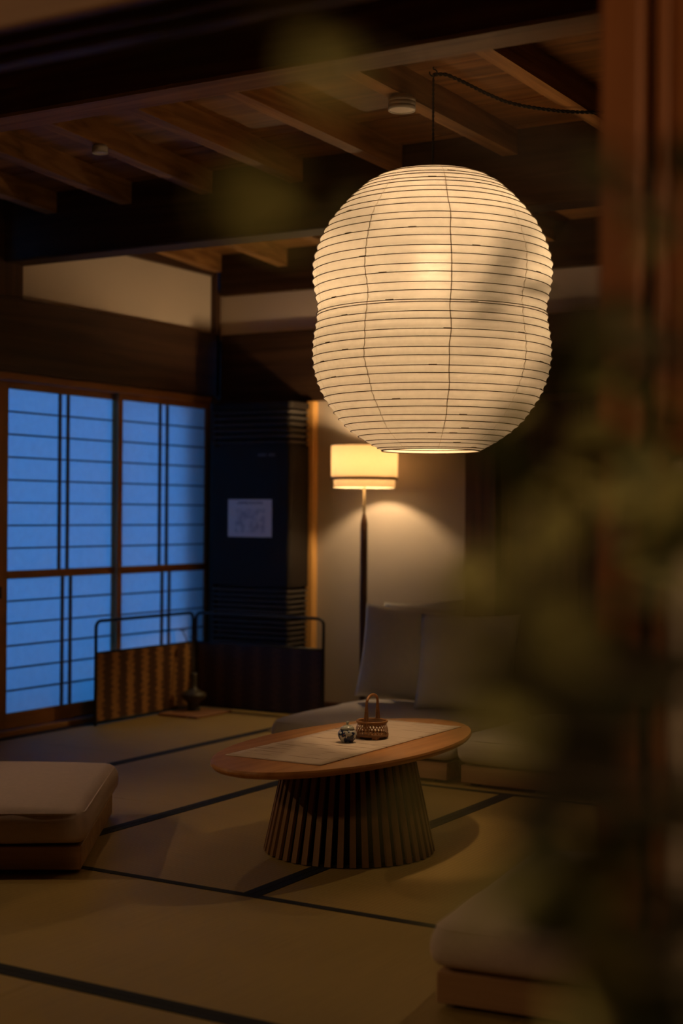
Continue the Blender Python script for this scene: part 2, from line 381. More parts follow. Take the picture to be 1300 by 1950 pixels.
# grooved lintel above the opening
fpart('lintel', M['kamoi'], -3.3, .9, 1.70, 1.722, 1.85, 1.93)
fpart('lintel', M['kamoi'], -3.3, .9, 1.722, 1.770, 1.866, 1.93)
fpart('lintel', M['kamoi'], -3.3, .9, 1.770, 1.786, 1.85, 1.93)
fpart('lintel', M['kamoi'], -3.3, .9, 1.786, 1.834, 1.866, 1.93)
fpart('lintel', M['kamoi'], -3.3, .9, 1.834, 1.87, 1.85, 1.93)
fpart('plaster_panel', M['dark_wall'], -5.2, .9, 1.74, 1.82, 1.93, 2.66, c=0)
fpart('plaster_panel', M['dark_wall'], -5.2, -2.9, 1.72, 1.82, -.05, 1.93, c=0)
fpart('post', M['fpost'], -2.9, -2.78, 1.70, 1.87, -.03, 1.85)
fpart('post', M['fpost'], -.661, -.607, 1.735, 1.87, -.03, 1.85)
fpart('sill', M['kamoi'], -2.78, .9, 1.70, 1.80, -.035, .003)
# sliding door leaf standing beside that post
d = struct(empty('door_3', (-.5935, 1.762, .004)))
def d3(name, m, *b, c=.003): return MB().box(*b, c).build(name, m, d)
d3('stile', M['fpost'], .0, .016, -.016, .016, 0, 1.855); d3('stile', M['fpost'], .80, .84, -.016, .016, 0, 1.855)
for z0, z1 in ((0,.12), (1.17,1.21), (1.80,1.855)): d3('rail', M['fpost'], .016, .80, -.016, .016, z0, z1)
d3('board_panel', M['fpost'], .016, .80, -.006, .006, 1.21, 1.80)
d3('paper_panel', M['plaster'], .016, .80, -.006, .006, .12, 1.17)
fpart('plaster_panel', M['dark_wall'], .25, .9, 1.76, 1.82, -.05, 1.86, c=0)
pw = struct(empty('wall_passage', (0, -1.3, 0)))
wpart('plaster_panel', M['dark_wall'], -3.4, 1.6, -1.38, -1.3, -.05, 2.66, par=pw, c=0)
wpart('plaster_panel', M['dark_wall'], -3.4, -3.3, -1.3, 1.8, -.05, 2.66, par=pw, c=0)
wpart('plaster_panel', M['dark_wall'], 1.5, 1.6, -1.3, 1.95, -.05, 2.66, par=pw, c=0)
wpart('plaster_panel', M['dark_wall'], .83, 1.6, 1.9, 2.0, -.05, 2.66, par=pw, c=0)

# ------------------------------------------------------------------ paper lantern
LX, LY = -2.258, 4.393
raw = [(760,88),(880,130),(960,180),(1040,245),(1100,310),(1150,375),(1185,440),(1210,510),(1222,570),(1222,640),(1212,700),(1199,755),(1196,782),
       (1206,850),(1219,930),(1222,1000),(1216,1060),(1200,1120),(1170,1190),(1130,1250),(1085,1310),(1030,1360),(970,1400),(885,1448)]
K = 4.93/2806
prof = [((x-652)/2.5*K, 1.1+(978.6-(280+y_/2.5))*K) for x, y_ in raw]
prof[0] = (.050, 2.252); prof[1] = (.162, 2.231); prof[2] = (.218, 2.204)
def prad(z):
    for (r0, z0), (r1, z1) in zip(prof, prof[1:]):
        if z0 >= z >= z1:
            t = (z0-z)/(z0-z1); return r0+(r1-r0)*t
    return prof[0][0] if z > prof[0][1] else prof[-1][0]
lan = thing('paper_lantern', 'large double-bulged white paper lantern with bamboo ribs hanging glowing over the table', 'lantern', (LX, LY, prof[-1][1]))
zl0 = prof[-1][1]
rows = [97,111,125,140,160,180,207,235,267,303,340,378,420,462,507,550,594,637,682,722,738,777,818,861,903,947,992,1035,1077,1118,1158,1197,1236,1271,1304,1335,1363,1388,1408,1425,1439,1448]
# the front of a rib sits nearer than the axis; solve its height from where it crosses the front
def front_z(yc):
    yp = 280+yc/2.5; lo, hi = prof[-1][1], 2.20
    f = lambda z: 978.6-(z-1.1)*2806/(4.93-prad(z)*.985)
    for _ in range(40):
        z = (lo+hi)/2
        if f(z) > yp: lo = z
        else: hi = z
    return z
ribs = [2.252, 2.240, 2.229, 2.217]+sorted(set(round(front_z(v), 4) for v in rows), reverse=True)
ribs = [z for i, z in enumerate(ribs) if i == 0 or ribs[i-1]-z > .0055]
ribs[-1] = prof[-1][1]
NS = 96
pr_ = []
for i, z in enumerate(ribs):
    pr_.append((prad(z), z-zl0))
    if i < len(ribs)-1:
        z2 = ribs[i+1]; dz = z-z2
        for t in (.25, .5, .75):
            zz = z+(z2-z)*t; rr = prad(z)+(prad(z2)-prad(z))*t
            pr_.append((rr-.0048*min(1, dz/.024)*sin(pi*t), zz-zl0))
m = MB(); m.lathe(pr_, NS)
# slight hand-made creasing
m.v = [(v[0]*(1+.004*noise.noise(Vector((v[0]*9, v[1]*9, v[2]*22)))), v[1]*(1+.004*noise.noise(Vector((v[0]*9, v[1]*9, v[2]*22)))), v[2]) for v in m.v]
m.build('paper_shade', M['lpaper'], lan, True)
for i, z in enumerate(ribs):
    r = prad(z)+.0006; tl = .006*(1 if i % 2 else -1)*.3
    pts = [(r*cos(2*pi*k/NS), r*sin(2*pi*k/NS), z-zl0+tl*cos(2*pi*k/NS+1)) for k in range(NS)]
    mm = MB(); vs = []; fs = []; q = .0016 if 0 < i < len(ribs)-1 else .0024
    for (x, y_, zz) in pts:
        rad = Vector((x, y_, 0)).normalized()
        for a in range(4):
            o_ = rad*(q*cos(a*pi/2+pi/4))+Vector((0,0,q*sin(a*pi/2+pi/4))); vs.append((x+o_.x, y_+o_.y, zz+o_.z))
    for k in range(NS):
        for a in range(4): fs.append((k*4+a, k*4+(a+1)%4, ((k+1)%NS)*4+(a+1)%4, ((k+1)%NS)*4+a))
    mm.add(vs, fs); rib = mm.build('rib', M['rib'], lan, True)
    if 0 < i < len(ribs)-1 and r > .12:            # where the ends of a rib overlap
        for _ in range(2):
            a0 = random.uniform(0, 2*pi); n = 5; da = .026/r
            sp = [((r+.001)*cos(a0+da*k/n), (r+.001)*sin(a0+da*k/n), z-zl0+tl*cos(a0+da*k/n+1)+.0012) for k in range(n+1)]
            MB().tube(sp, .0017, 5).build('rib_splice', M['rib'], rib)
AZ = atan2(-rt.y*0-fw.y, -fw.x)          # azimuth from the lantern towards the camera
for g in range(9):
    a0 = AZ+R(5+40*g); m = MB(); vs = []; fs = []
    for i, (r, z) in enumerate(pr_):
        wv = .010*noise.noise(Vector((g*3.7, z*14, .5)))
        for s_ in (-1, 1):
            a = a0+(wv*.8+s_*.0017)/.4*min(1, .4/r)*1.0; vs.append(((r+.0012)*cos(a), (r+.0012)*sin(a), z))
    for i in range(len(pr_)-1): fs.append((2*i, 2*i+1, 2*i+3, 2*i+2))
    m.add(vs, fs); m.build('paper_seam', M['seam'], lan, True)
# wire frame, socket and bulb inside
hub = 2.225-zl0
bz = 1.935-zl0
MB().lathe([(.0001,2.2535-zl0),(.046,2.2535-zl0),(.047,2.2505-zl0),(.0001,2.2505-zl0)], 24).build('top_light_stop', M['metal'], lan, True)  # added disc, keeps the bulb's direct light off the ceiling
fr = MB()
for k in range(3):
    a = 2*pi*k/3+.4; fr.tube([(0,0,hub+.02), (.050*cos(a), .050*sin(a), 2.250-zl0)], .0018, 6)
fr.tube([(0,0,hub+.026), (0,0,bz+.06)], .004, 8); fr.build('wire_frame', M['metal'], lan)
MB().lathe([(0,bz+.105),(.02,bz+.10),(.022,bz+.05),(.018,bz+.034),(0,bz+.034)], 16).build('socket', M['metal'], lan, True)
bl = MB(); bl.lathe([(.036*sin(pi*i/14)+1e-5, bz-.036*cos(pi*i/14)) for i in range(15)], 24)
ob = bl.build('bulb', emis('lantern bulb', WARM, LANTERN_BULB), lan, True); fix_normals(ob.data)
# cord: straight drop from the ceiling hook, then a swag across the ceiling
def strand(path, r, pitch_, ph, n=6):
    pts = [Vector(p) for p in path]; out = []; L_ = 0
    for i in range(len(pts)-1):
        seg = (pts[i+1]-pts[i]).length; k = max(2, int(seg/.004))
        for j in range(k):
            p = pts[i].lerp(pts[i+1], j/k); t = (pts[i+1]-pts[i]).normalized()
            ref = Vector((0,0,1)) if abs(t.z) < .9 else Vector((1,0,0))
            u = t.cross(ref).normalized(); w = t.cross(u); a = 2*pi*(L_+seg*j/k)/pitch_+ph
            out.append(p+(u*cos(a)+w*sin(a))*r)
        L_ += seg
    return out
def catmull(P, k=10):
    P = [Vector(p) for p in P]; Q = [P[0]*2-P[1]]+P+[P[-1]*2-P[-2]]; out = []
    for i in range(1, len(Q)-2):
        for j in range(k):
            t = j/k; a, b, c, d_ = Q[i-1], Q[i], Q[i+1], Q[i+2]
            out.append(.5*((2*b)+(c-a)*t+(2*a-5*b+4*c-d_)*t*t+(3*b-a-3*c+d_)*t**3))
    return out+[P[-1]]
HK = Vector((-2.262, 4.398, 2.566))
cd = thing('lantern_cord', 'thin dark twisted cord holding the paper lantern and sagging along the ceiling', 'cord', (HK.x, HK.y, 2.26))
b0 = Vector((HK.x, HK.y, 2.26))
drop = [Vector((LX,LY,2.2565))-b0, HK-b0]
m = MB(); 
for ph in (0, pi): m.tube(strand(drop, .0022, .03, ph), .0024, 5)
m.build('cord_drop', M['cord'], cd, True)
swag = catmull([HK+Vector((0,0,.006)), (-2.235,4.432,2.577), (-2.20,4.462,2.562), (-2.097,4.607,2.512), (-1.979,4.694,2.488), (-1.876,4.773,2.484), (-1.72,4.86,2.485), (-1.52,4.96,2.489)])
m = MB()
for ph in (0, pi): m.tube(strand([p-b0 for p in swag], .0032, .034, ph), .0036, 5)
m.build('cord_swag', M['cord'], cd, True)
hk = [HK-b0+Vector((0,0,.034))]+[HK-b0+Vector((.011*sin(a), .006*sin(a), .012+.012*cos(a))) for a in [i*.5 for i in range(0, 11)]]
MB().tube(hk, .0026, 6).build('ceiling_hook', M['metal'], cd, True)

# ------------------------------------------------------------------ downlights on the joists
def downlight(x, y_, r, h, label, target, power, size, zt=2.5):
    t = thing('ceiling_spotlight', label, 'spotlight', (x, y_, zt), 0, 'cylinder spotlights fixed under the ceiling joists')
    MB().lathe([(0,0),(r*.8,0),(r*.8,-h*.2),(r,-h*.22),(r,-h*.42),(r*.965,-h*.45),(r,-h*.48),(r,-h*.68),(r*.965,-h*.71),(r,-h*.74),(r,-h),(r*.93,-h),(r*.93,-h+.004)], 28).build('housing', M['white'], t, True)
    MB().lathe([(r*.93,-h+.004),(r*.5,-h+.003),(0.0001,-h+.003)], 28).build('lens', M['lens'], t, True)
    if power:
        ld = bpy.data.lights.new('spotlight beam', 'SPOT'); ld.energy = power; ld.color = (1,.70,.36); ld.spot_size = size; ld.spot_blend = .35; ld.shadow_soft_size = .012
        lo = bpy.data.objects.new('light', ld); COL.objects.link(lo); lo.parent = t
        lo.location = (0,0,-h-.012); dvec = Vector(target)-Vector((x,y_,zt-h)); lo.rotation_euler = dvec.to_track_quat('-Z','Y').to_euler()
    return t
downlight(-2.352, 4.345, .046, .050, 'white cylinder spotlight on the joist directly above the paper lantern', None, 0, 0)
downlight(-3.675, 4.37, .030, .032, 'small white spotlight on the joist nearer the shoji windows', (-2.0, 4.2, 0), SPOT_W, R(75))
downlight(-1.44, 5.05, .046, .058, 'added unseen spotlight on the joist beyond the foreground post', (-2.7, 3.6, 0), SPOT_W*2.6, R(80))  # added lamp hidden from view, meant to throw the lantern's shadow

wsp = thing('wall_spotlight', 'white cylinder spotlight on the left wall near the front of the room', 'spotlight', (XL-.01, 2.62, 1.95))
MB().lathe([(.0001,0),(.04,0),(.04,.014),(.0001,.016)], 20).build('wall_plate', M['white'], wsp, True).rotation_euler = (0, pi/2, 0)
MB().tube([(.01,0,0),(.07,0,0)], .007, 8).build('arm', M['white'], wsp, True)
wd = (Vector((-3.05, 3.7, .1))-Vector((XL+.08, 2.62, 1.95))).normalized(); wq = wd.to_track_quat('-Z', 'Y')
wh = MB().lathe([(.0001,.05),(.036,.05),(.04,.044),(.04,-.06),(.036,-.06),(.036,-.05),(.0001,-.05)], 24).build('housing', M['white'], wsp, True, loc=(.085,0,0)); wh.rotation_euler = wq.to_euler()
ld = bpy.data.lights.new('wall spotlight beam', 'SPOT'); ld.energy = 30.0; ld.color = (1,.68,.40); ld.spot_size = R(62); ld.spot_blend = .5; ld.shadow_soft_size = .015
lo = bpy.data.objects.new('light', ld); COL.objects.link(lo); lo.parent = wsp; lo.location = Vector((.085,0,0))+wd*.066; lo.rotation_euler = wq.to_euler()
# ------------------------------------------------------------------ floor lamp
FX, FY = -3.89, 6.80
fl = thing('floor_lamp', 'tall floor lamp with cream drum shade and dark wooden pole by the white wall', 'lamp', (FX, FY, 0))
MB().lathe([(0.0001,0),(.14,0),(.145,.006),(.14,.018),(.03,.026),(.0001,.026)], 32).build('base', M['walnut'], fl, True)
MB().lathe([(.012,.02),(.017,.06),(.0195,.5),(.0195,.95),(.0190,1.045),(.010,1.095)], 20).build('pole', M['walnut'], fl, True)
MB().lathe([(.0075,1.09),(.0075,1.34),(.0001,1.341)], 12).build('neck', M['brass'], fl, True)
MB().lathe([(.176,1.283),(.178,1.462)], 48).build('shade', M['shade'], fl, True)
MB().lathe([(.162,1.236),(.163,1.30)], 48).build('inner_shade', M['shade'], fl, True)
m = MB()
m.lathe([(.1745,1.276),(.1795,1.276),(.1795,1.287),(.1745,1.287)], 48, closed=True)
m.lathe([(.175,1.457),(.179,1.457),(.179,1.463),(.175,1.463)], 48, closed=True)
for k in range(3):
    a = 2*pi*k/3; m.tube([(0,0,1.33),(.176*cos(a),.176*sin(a),1.33)], .002, 5)
m.build('shade_ring', M['brass'], fl, True)
bl = MB(); bl.lathe([(.03*sin(pi*i/12)+1e-5, 1.375-.03*cos(pi*i/12)) for i in range(13)], 20)
ob = bl.build('bulb', emis('floor lamp bulb', (1,.68,.34), LAMP_BULB), fl, True); fix_normals(ob.data)

# ------------------------------------------------------------------ air conditioner
ac = thing('air_conditioner', 'tall black floor-standing air conditioner with louvred grilles in the corner', 'air conditioner', (-4.63, 6.92, 0))
def acout(ins):
    x0, x1, y0, y1 = -.275+ins, .266-ins, -.11+ins, .08
    pts = [(x1, y1), (x0, y1)]; r = .022
    for i in range(7): a = pi+pi/2*i/6; pts.append((x0+r+r*cos(a), y0+r+r*sin(a)))
    for i in range(7): a = 1.5*pi+pi/2*i/6; pts.append((x1-r+r*cos(a), y0+r+r*sin(a)))
    return pts
MB().prism(acout(.035), .0, 1.69).build('body', M['ac2'], ac)
MB().prism(acout(0), 1.678, 1.712).build('top_cover', M['ac'], ac)
MB().prism(acout(0), .69, 1.475).build('front_panel', M['ac'], ac)
MB().prism(acout(0), .0, .30).build('base_panel', M['ac'], ac)
for i in range(6):
    z = 1.492+i*.034; pts = acout(.004); n = len(pts)
    m = MB(); inn = acout(.03)
    m.add([(p[0],p[1],z-.008) for p in pts]+[(p[0],p[1],z+.002) for p in pts]+[(p[0],p[1],z+.008) for p in inn]+[(p[0],p[1],z+.018) for p in inn],
          [(k,(k+1)%n,n+(k+1)%n,n+k) for k in range(n)]+[(n+k,n+(k+1)%n,3*n+(k+1)%n,3*n+k) for k in range(n)]+[((k+1)%n,k,2*n+k,2*n+(k+1)%n) for k in range(n)])
    m.build('top_louvre', M['ac3'], ac)
for i in range(13):
    z = .312+i*.029; MB().prism(acout(.004), z, z+.013).build('bottom_louvre', M['ac3'], ac)
MB().box(.045, .205, -.1125, -.1095, 1.13, 1.455, .001).build('access_flap', M['ac'], ac)
x = .055
for wd in (.008,.005,.009,.006,.007,.005, -1, .010,.007,.009,.006):      # faint small lettering, too soft to read
    if wd < 0: x += .014; continue
    MB().box(x, x+wd, -.1140, -.1122, 1.412, 1.426).build('lettering', M['ac_grey'], ac); x += wd+.0028
# printed notice
def notice_mat():
    m, nt, b = nodes('printed notice'); N = nt.nodes; L = nt.links
    tc = N.new('ShaderNodeTexCoord'); sx = N.new('ShaderNodeSeparateXYZ'); L.new(tc.outputs['Object'], sx.inputs[0])
    nz = N.new('ShaderNodeTexNoise'); nz.inputs['Scale'].default_value = 26; nz.inputs['Detail'].default_value = 5; L.new(tc.outputs['Object'], nz.inputs['Vector'])
    cr = N.new('ShaderNodeValToRGB'); e = cr.color_ramp.elements; e[0].position = .40; e[0].color = (.50,.50,.56,1); e[1].position = .60; e[1].color = (.80,.78,.80,1)
    L.new(nz.outputs['Fac'], cr.inputs['Fac'])
    # drawing only within the middle of the sheet, heading along the top
    def band(sock, c, h):
        s = N.new('ShaderNodeMath'); s.operation = 'SUBTRACT'; L.new(sock, s.inputs[0]); s.inputs[1].default_value = c
        a = N.new('ShaderNodeMath'); a.operation = 'ABSOLUTE'; L.new(s.outputs[0], a.inputs[0])
        l = N.new('ShaderNodeMath'); l.operation = 'LESS_THAN'; L.new(a.outputs[0], l.inputs[0]); l.inputs[1].default_value = h; return l.outputs[0]
    def mul(a, b_): k = N.new('ShaderNodeMath'); k.operation = 'MULTIPLY'; L.new(a, k.inputs[0]); L.new(b_, k.inputs[1]); return k.outputs[0]
    body = mul(band(sx.outputs['X'], .0, .10), band(sx.outputs['Z'], -.015, .065))
    mx = N.new('ShaderNodeMix'); mx.data_type = 'RGBA'; mx.inputs['A'].default_value = (.80,.78,.80,1)
    L.new(body, mx.inputs['Factor']); L.new(cr.outputs['Color'], mx.inputs['B'])
    n2 = N.new('ShaderNodeTexNoise'); n2.inputs['Scale'].default_value = 120; L.new(tc.outputs['Object'], n2.inputs['Vector'])
    gt = N.new('ShaderNodeMath'); gt.operation = 'GREATER_THAN'; gt.inputs[1].default_value = .48; L.new(n2.outputs['Fac'], gt.inputs[0])
    head = mul(mul(band(sx.outputs['X'], 0, .085), band(sx.outputs['Z'], .085, .007)), gt.outputs[0])
    m2 = N.new('ShaderNodeMix'); m2.data_type = 'RGBA'; L.new(head, m2.inputs['Factor']); L.new(mx.outputs['Result'], m2.inputs['A']); m2.inputs['B'].default_value = (.22,.21,.25,1)
    L.new(m2.outputs['Result'], b.inputs['Base Color']); b.inputs['Roughness'].default_value = .7; return m
nt_ = MB().box(-.147, .147, -.0006, .0006, -.105, .105).build('notice_sheet', notice_mat(), None, loc=(-4.628, 6.808, 1.068))
tag(nt_, 'white printed notice with a drawn map stuck on the black air conditioner', 'notice')

# ------------------------------------------------------------------ low tea screen
scr = thing('tea_screen', 'low two-panel folding screen with black steel frame and woven lower panels', 'folding screen', (-4.925, 6.70, 0))
def weave_mat(name, a, b_, ax):
    m, nt, b = nodes(name); N = nt.nodes; L = nt.links
    tc = N.new('ShaderNodeTexCoord'); sx = N.new('ShaderNodeSeparateXYZ'); L.new(tc.outputs['Object'], sx.inputs[0])
    # zigzag: horizontal coordinate shifted by a triangle wave of height
    pp = N.new('ShaderNodeMath'); pp.operation = 'PINGPONG'; pp.inputs[1].default_value = .016; L.new(sx.outputs['Z'], pp.inputs[0])
    ad = N.new('ShaderNodeMath'); ad.operation = 'ADD'; L.new(sx.outputs[ax], ad.inputs[0]); L.new(pp.outputs[0], ad.inputs[1])
    p2 = N.new('ShaderNodeMath'); p2.operation = 'PINGPONG'; p2.inputs[1].default_value = .062; L.new(ad.outputs[0], p2.inputs[0])
    dv = N.new('ShaderNodeMath'); dv.operation = 'DIVIDE'; dv.inputs[1].default_value = .124; L.new(p2.outputs[0], dv.inputs[0])
    nz = N.new('ShaderNodeTexNoise'); nz.inputs['Scale'].default_value = 45; nz.inputs['Detail'].default_value = 3; L.new(tc.outputs['Object'], nz.inputs['Vector'])
    a2 = N.new('ShaderNodeMath'); a2.operation = 'MULTIPLY_ADD'; a2.inputs[1].default_value = .55; L.new(nz.outputs['Fac'], a2.inputs[0]); L.new(dv.outputs[0], a2.inputs[2])
    cr = N.new('ShaderNodeValToRGB'); e = cr.color_ramp.elements; e[0].position = .46; e[0].color = a+(1,); e[1].position = .68; e[1].color = b_+(1,)
    L.new(a2.outputs[0], cr.inputs['Fac']); L.new(cr.outputs['Color'], b.inputs['Base Color'])
    bp = N.new('ShaderNodeBump'); bp.inputs['Strength'].default_value = .6; bp.inputs['Distance'].default_value = .004; L.new(p2.outputs[0], bp.inputs['Height']); L.new(bp.outputs['Normal'], b.inputs['Normal'])
    b.inputs['Roughness'].default_value = .5; return m
def screen_panel(L_, ax, sgn, mat):
    def P(t, z, o=0): return (sgn*t, o, z) if ax == 'x' else (o, sgn*t, z)
    h = .536; r = .035; t0, t1 = .012, L_
    arc = [(t1-r+r*sin(a), h-r+r*cos(a)) for a in [pi/2*i/6 for i in range(7)]]
    arc0 = [(t0+r-r*cos(a), h-r+r*sin(a)) for a in [pi/2*i/6 for i in range(7)]]
    path = [P(t0,.0)]+[P(*q) for q in arc0[:1]]+[P(*q) for q in arc0]+[P(*q) for q in arc]+[P(t1,.0)]
    ded = [path[0]]
    for q in path[1:]:
        if (Vector(q)-Vector(ded[-1])).length > 1e-4: ded.append(q)
    MB().tube(ded, .0085, 8).build('frame', M['metal'], scr, True)
    MB().tube([P(t0,.372),P(t1,.372)], .006, 8).build('crossbar', M['metal'], scr, True)
    MB().tube([P(t0,.018),P(t1,.018)], .006, 8).build('crossbar', M['metal'], scr, True)
    lo, hi = P(t0+.006,.018,-.004), P(t1-.006,.372,.004)
    MB().box(min(lo[0],hi[0]),max(lo[0],hi[0]),min(lo[1],hi[1]),max(lo[1],hi[1]),.02,.370).build('woven_panel', mat, scr)
screen_panel(.845, 'y', -1, weave_mat('woven bamboo across y', (.06,.025,.010), (.32,.155,.045), 'Y'))
screen_panel(.850, 'x', 1, weave_mat('unlit woven bamboo across x', (.035,.015,.008), (.075,.035,.016), 'X'))  # same weave, its unlit look put into darker colours

# vase on a thin board in front of the screen
tb = MB().box(-.13, .13, -.165, .165, 0, .012, .002).build('display_board', M['tray'], None, loc=(-4.765, 6.50, .002))
tag(tb, 'thin reddish wooden board on the tatami under the flower vase', 'board')
vs_ = thing('flower_vase', 'dark flat-bodied flower vase with a slim neck beside the tea screen', 'vase', (-4.80, 6.53, .014))
MB().lathe([(.0001,0),(.038,0),(.034,.012),(.030,.03),(.036,.045),(.060,.066),(.072,.083),(.066,.096),(.040,.108),(.022,.120),(.016,.14),(.016,.19),(.019,.205),(.015,.205),(.012,.19),(.0001,.15)], 28).build('body', M['vase'], vs_, True)
sp = thing('flower_sprig', 'two thin flower stems with small dark heads standing in the vase', 'flowers', (-4.80, 6.53, .222))
for k, (tx, ty, tz) in enumerate(((-.085, .01, .22), (-.028, .02, .185))):
    st = catmull([(0,0,0), (tx*.2,ty*.3,tz*.4), (tx*.6,ty*.7,tz*.75), (tx,ty,tz)], 6)
    MB().tube(st, .0028, 5).build('stem', M['stem'], sp, True)
    m = MB()
    for p in range(7):
        a = 2*pi*p/7; c = Vector((tx,ty,tz)); u = Vector((cos(a), sin(a), .35)).normalized()*.024; w = Vector((-sin(a), cos(a), 0))*.011
        m.add([c, c+u*.6+w, c+u, c+u*.6-w], [(0,1,2,3)])
    m.build('blossom', M['flower'], sp)

# ------------------------------------------------------------------ low oval table
TX, TY, TZ = -2.433, 4.172, .350
tab = thing('oval_table', 'low oval wooden coffee table on a flared slatted base under the lantern', 'table', (TX, TY, 0))
A_, B_ = .648, .312
n = 96
def ring(k, z): return [(B_*k*cos(2*pi*i/n), A_*(1-(1-k)*B_/A_)*sin(2*pi*i/n), z) for i in range(n)]
lay = [(.90,TZ-.026),(.975,TZ-.020),(1.0,TZ-.011),(1.0,TZ-.006),(.992,TZ),]
vs = []; fs = []
for k, z in lay: vs += ring(k, z)
for j in range(len(lay)-1):
    for i in range(n): fs.append((j*n+i, j*n+(i+1)%n, (j+1)*n+(i+1)%n, (j+1)*n+i))
fs += [tuple(range(n-1,-1,-1)), tuple(range((len(lay)-1)*n, len(lay)*n))]
MB().add(vs, fs).build('tabletop', M['oak'], tab)
MB().lathe([(.0001,.006),(.236,.006),(.172,TZ-.028),(.0001,TZ-.028)], 48).build('core', M['core'], tab, True)
MB().lathe([(.232,0.0),(.270,0.0),(.268,.008),(.232,.008)], 64, closed=True).build('base_ring', M['core'], tab, True)  # near-black colour paints the shade at the foot of the slats
NSL = 44; r0, r1, hw0, hw1 = .272, .203, .0100, .0076
sm = MB().add([(r0-.003,-hw0,.004),(r0+.008,-hw0,.004),(r0+.008,hw0,.004),(r0-.003,hw0,.004),
               (r1-.003,-hw1,TZ-.026),(r1+.008,-hw1,TZ-.026),(r1+.008,hw1,TZ-.026),(r1-.003,hw1,TZ-.026)],
              [(3,2,1,0),(4,5,6,7),(0,1,5,4),(1,2,6,5),(2,3,7,6),(3,0,4,7)])
first = sm.build('slat', M['slat'], tab)
for k in range(1, NSL):
    o = first.copy(); COL.objects.link(o); o.parent = tab; o.rotation_euler = (0,0,2*pi*k/NSL)
# runner --------------------------------------------------------------
def runner_mat():
    m, nt, b = nodes('ramie runner'); N = nt.nodes; L = nt.links
    tc = N.new('ShaderNodeTexCoord'); mp = N.new('ShaderNodeMapping'); mp.inputs['Scale'].default_value = (5, 95, 1); L.new(tc.outputs['Object'], mp.inputs['Vector'])
    nz = N.new('ShaderNodeTexNoise'); nz.inputs['Scale'].default_value = 1; nz.inputs['Detail'].default_value = 2; L.new(mp.outputs['Vector'], nz.inputs['Vector'])
    cr = N.new('ShaderNodeValToRGB'); e = cr.color_ramp.elements; e[0].position = .345; e[0].color = (.13,.06,.03,1); e[1].position = .375; e[1].color = (.58,.45,.35,1)
    L.new(nz.outputs['Fac'], cr.inputs['Fac']); L.new(cr.outputs['Color'], b.inputs['Base Color']); b.inputs['Roughness'].default_value = .95
    b.inputs['Specular IOR Level'].default_value = .1
    return m
m = MB(); nx, ny = 10, 60; vs = []; fs = []
for side in (0, 1):
    for j in range(ny+1):
        for i in range(nx+1):
            u, v = i/nx, j/ny
            xx = -.172+.344*u; yy = -.475+.95*v
            if i in (0, nx): xx += .003*noise.noise(Vector((i, v*22, 0)))
            if j in (0, ny): yy += .006*noise.noise(Vector((u*9, j, 3)))
            vs.append((xx, yy, side*.0018+(.0009*(1+noise.noise(Vector((xx*30, yy*12, 1)))) if side else 0)))
q = (nx+1)*(ny+1)
for j in range(ny):
    for i in range(nx):
        a = j*(nx+1)+i; fs.append((a, a+nx+1, a+nx+2, a+1)); fs.append((q+a, q+a+1, q+a+nx+2, q+a+nx+1))
def rim_idx():
    r_ = [i for i in range(nx+1)]+[(j+1)*(nx+1)-1 for j in range(1, ny+1)]+[ny*(nx+1)+i for i in range(nx-1, -1, -1)]+[j*(nx+1) for j in range(ny-1, 0, -1)]
    return r_
ri = rim_idx()
for k in range(len(ri)): a, b_ = ri[k], ri[(k+1) % len(ri)]; fs.append((a, b_, q+b_, q+a))
run = MB().add(vs, fs).build('table_runner', runner_mat(), None, True, loc=(-2.448, 4.205, TZ+.0005))
tag(run, 'pale linen table runner with brown dashes lying along the oval table', 'table runner')
# lidded jar ------------------------------------------------------------
def porcelain():
    m, nt, b = nodes('blue and white porcelain'); N = nt.nodes; L = nt.links
    tc = N.new('ShaderNodeTexCoord'); nz = N.new('ShaderNodeTexNoise'); nz.inputs['Scale'].default_value = 58; nz.inputs['Detail'].default_value = 2.5; L.new(tc.outputs['Object'], nz.inputs['Vector'])
    cr = N.new('ShaderNodeValToRGB'); e = cr.color_ramp.elements; e[0].position = .49; e[0].color = (.42,.40,.36,1); e[1].position = .54; e[1].color = (.012,.02,.06,1)
    x = e.new(.66); x.color = (.015,.025,.07,1); y2 = e.new(.69); y2.color = (.20,.05,.03,1)
    L.new(nz.outputs['Fac'], cr.inputs['Fac']); L.new(cr.outputs['Color'], b.inputs['Base Color']); b.inputs['Roughness'].default_value = .18; return m
ZT = TZ+.0045
M['porcelain'] = porcelain(); M['celadon'] = plain('pale lid glaze', (.34,.34,.28), .2, .3, 90, 0, .5)
jar = thing('lidded_jar', 'small blue and white porcelain jar with a knobbed lid on the runner', 'jar', (-2.428, 4.146, ZT))
MB().lathe([(.0001,0),(.019,0),(.020,.003),(.027,.010),(.0315,.021),(.031,.030),(.026,.038),(.021,.041),(.019,.041),(.0001,.041)], 32).build('body', M['porcelain'], jar, True)
MB().lathe([(.0195,.0395),(.0235,.0385),(.0235,.0418),(.0195,.0418)], 32, closed=True).build('neck_band', M['metal'], jar, True)
lid = MB().lathe([(.0001,.0415),(.0225,.0415),(.0225,.0445),(.018,.050),(.010,.0545),(.004,.0565)], 32).build('lid', M['celadon'], jar, True)
MB().lathe([(.004,.056),(.003,.0585),(.0055,.062),(.0045,.0665),(.0001,.068)], 16).build('knob', M['celadon'], lid, True)
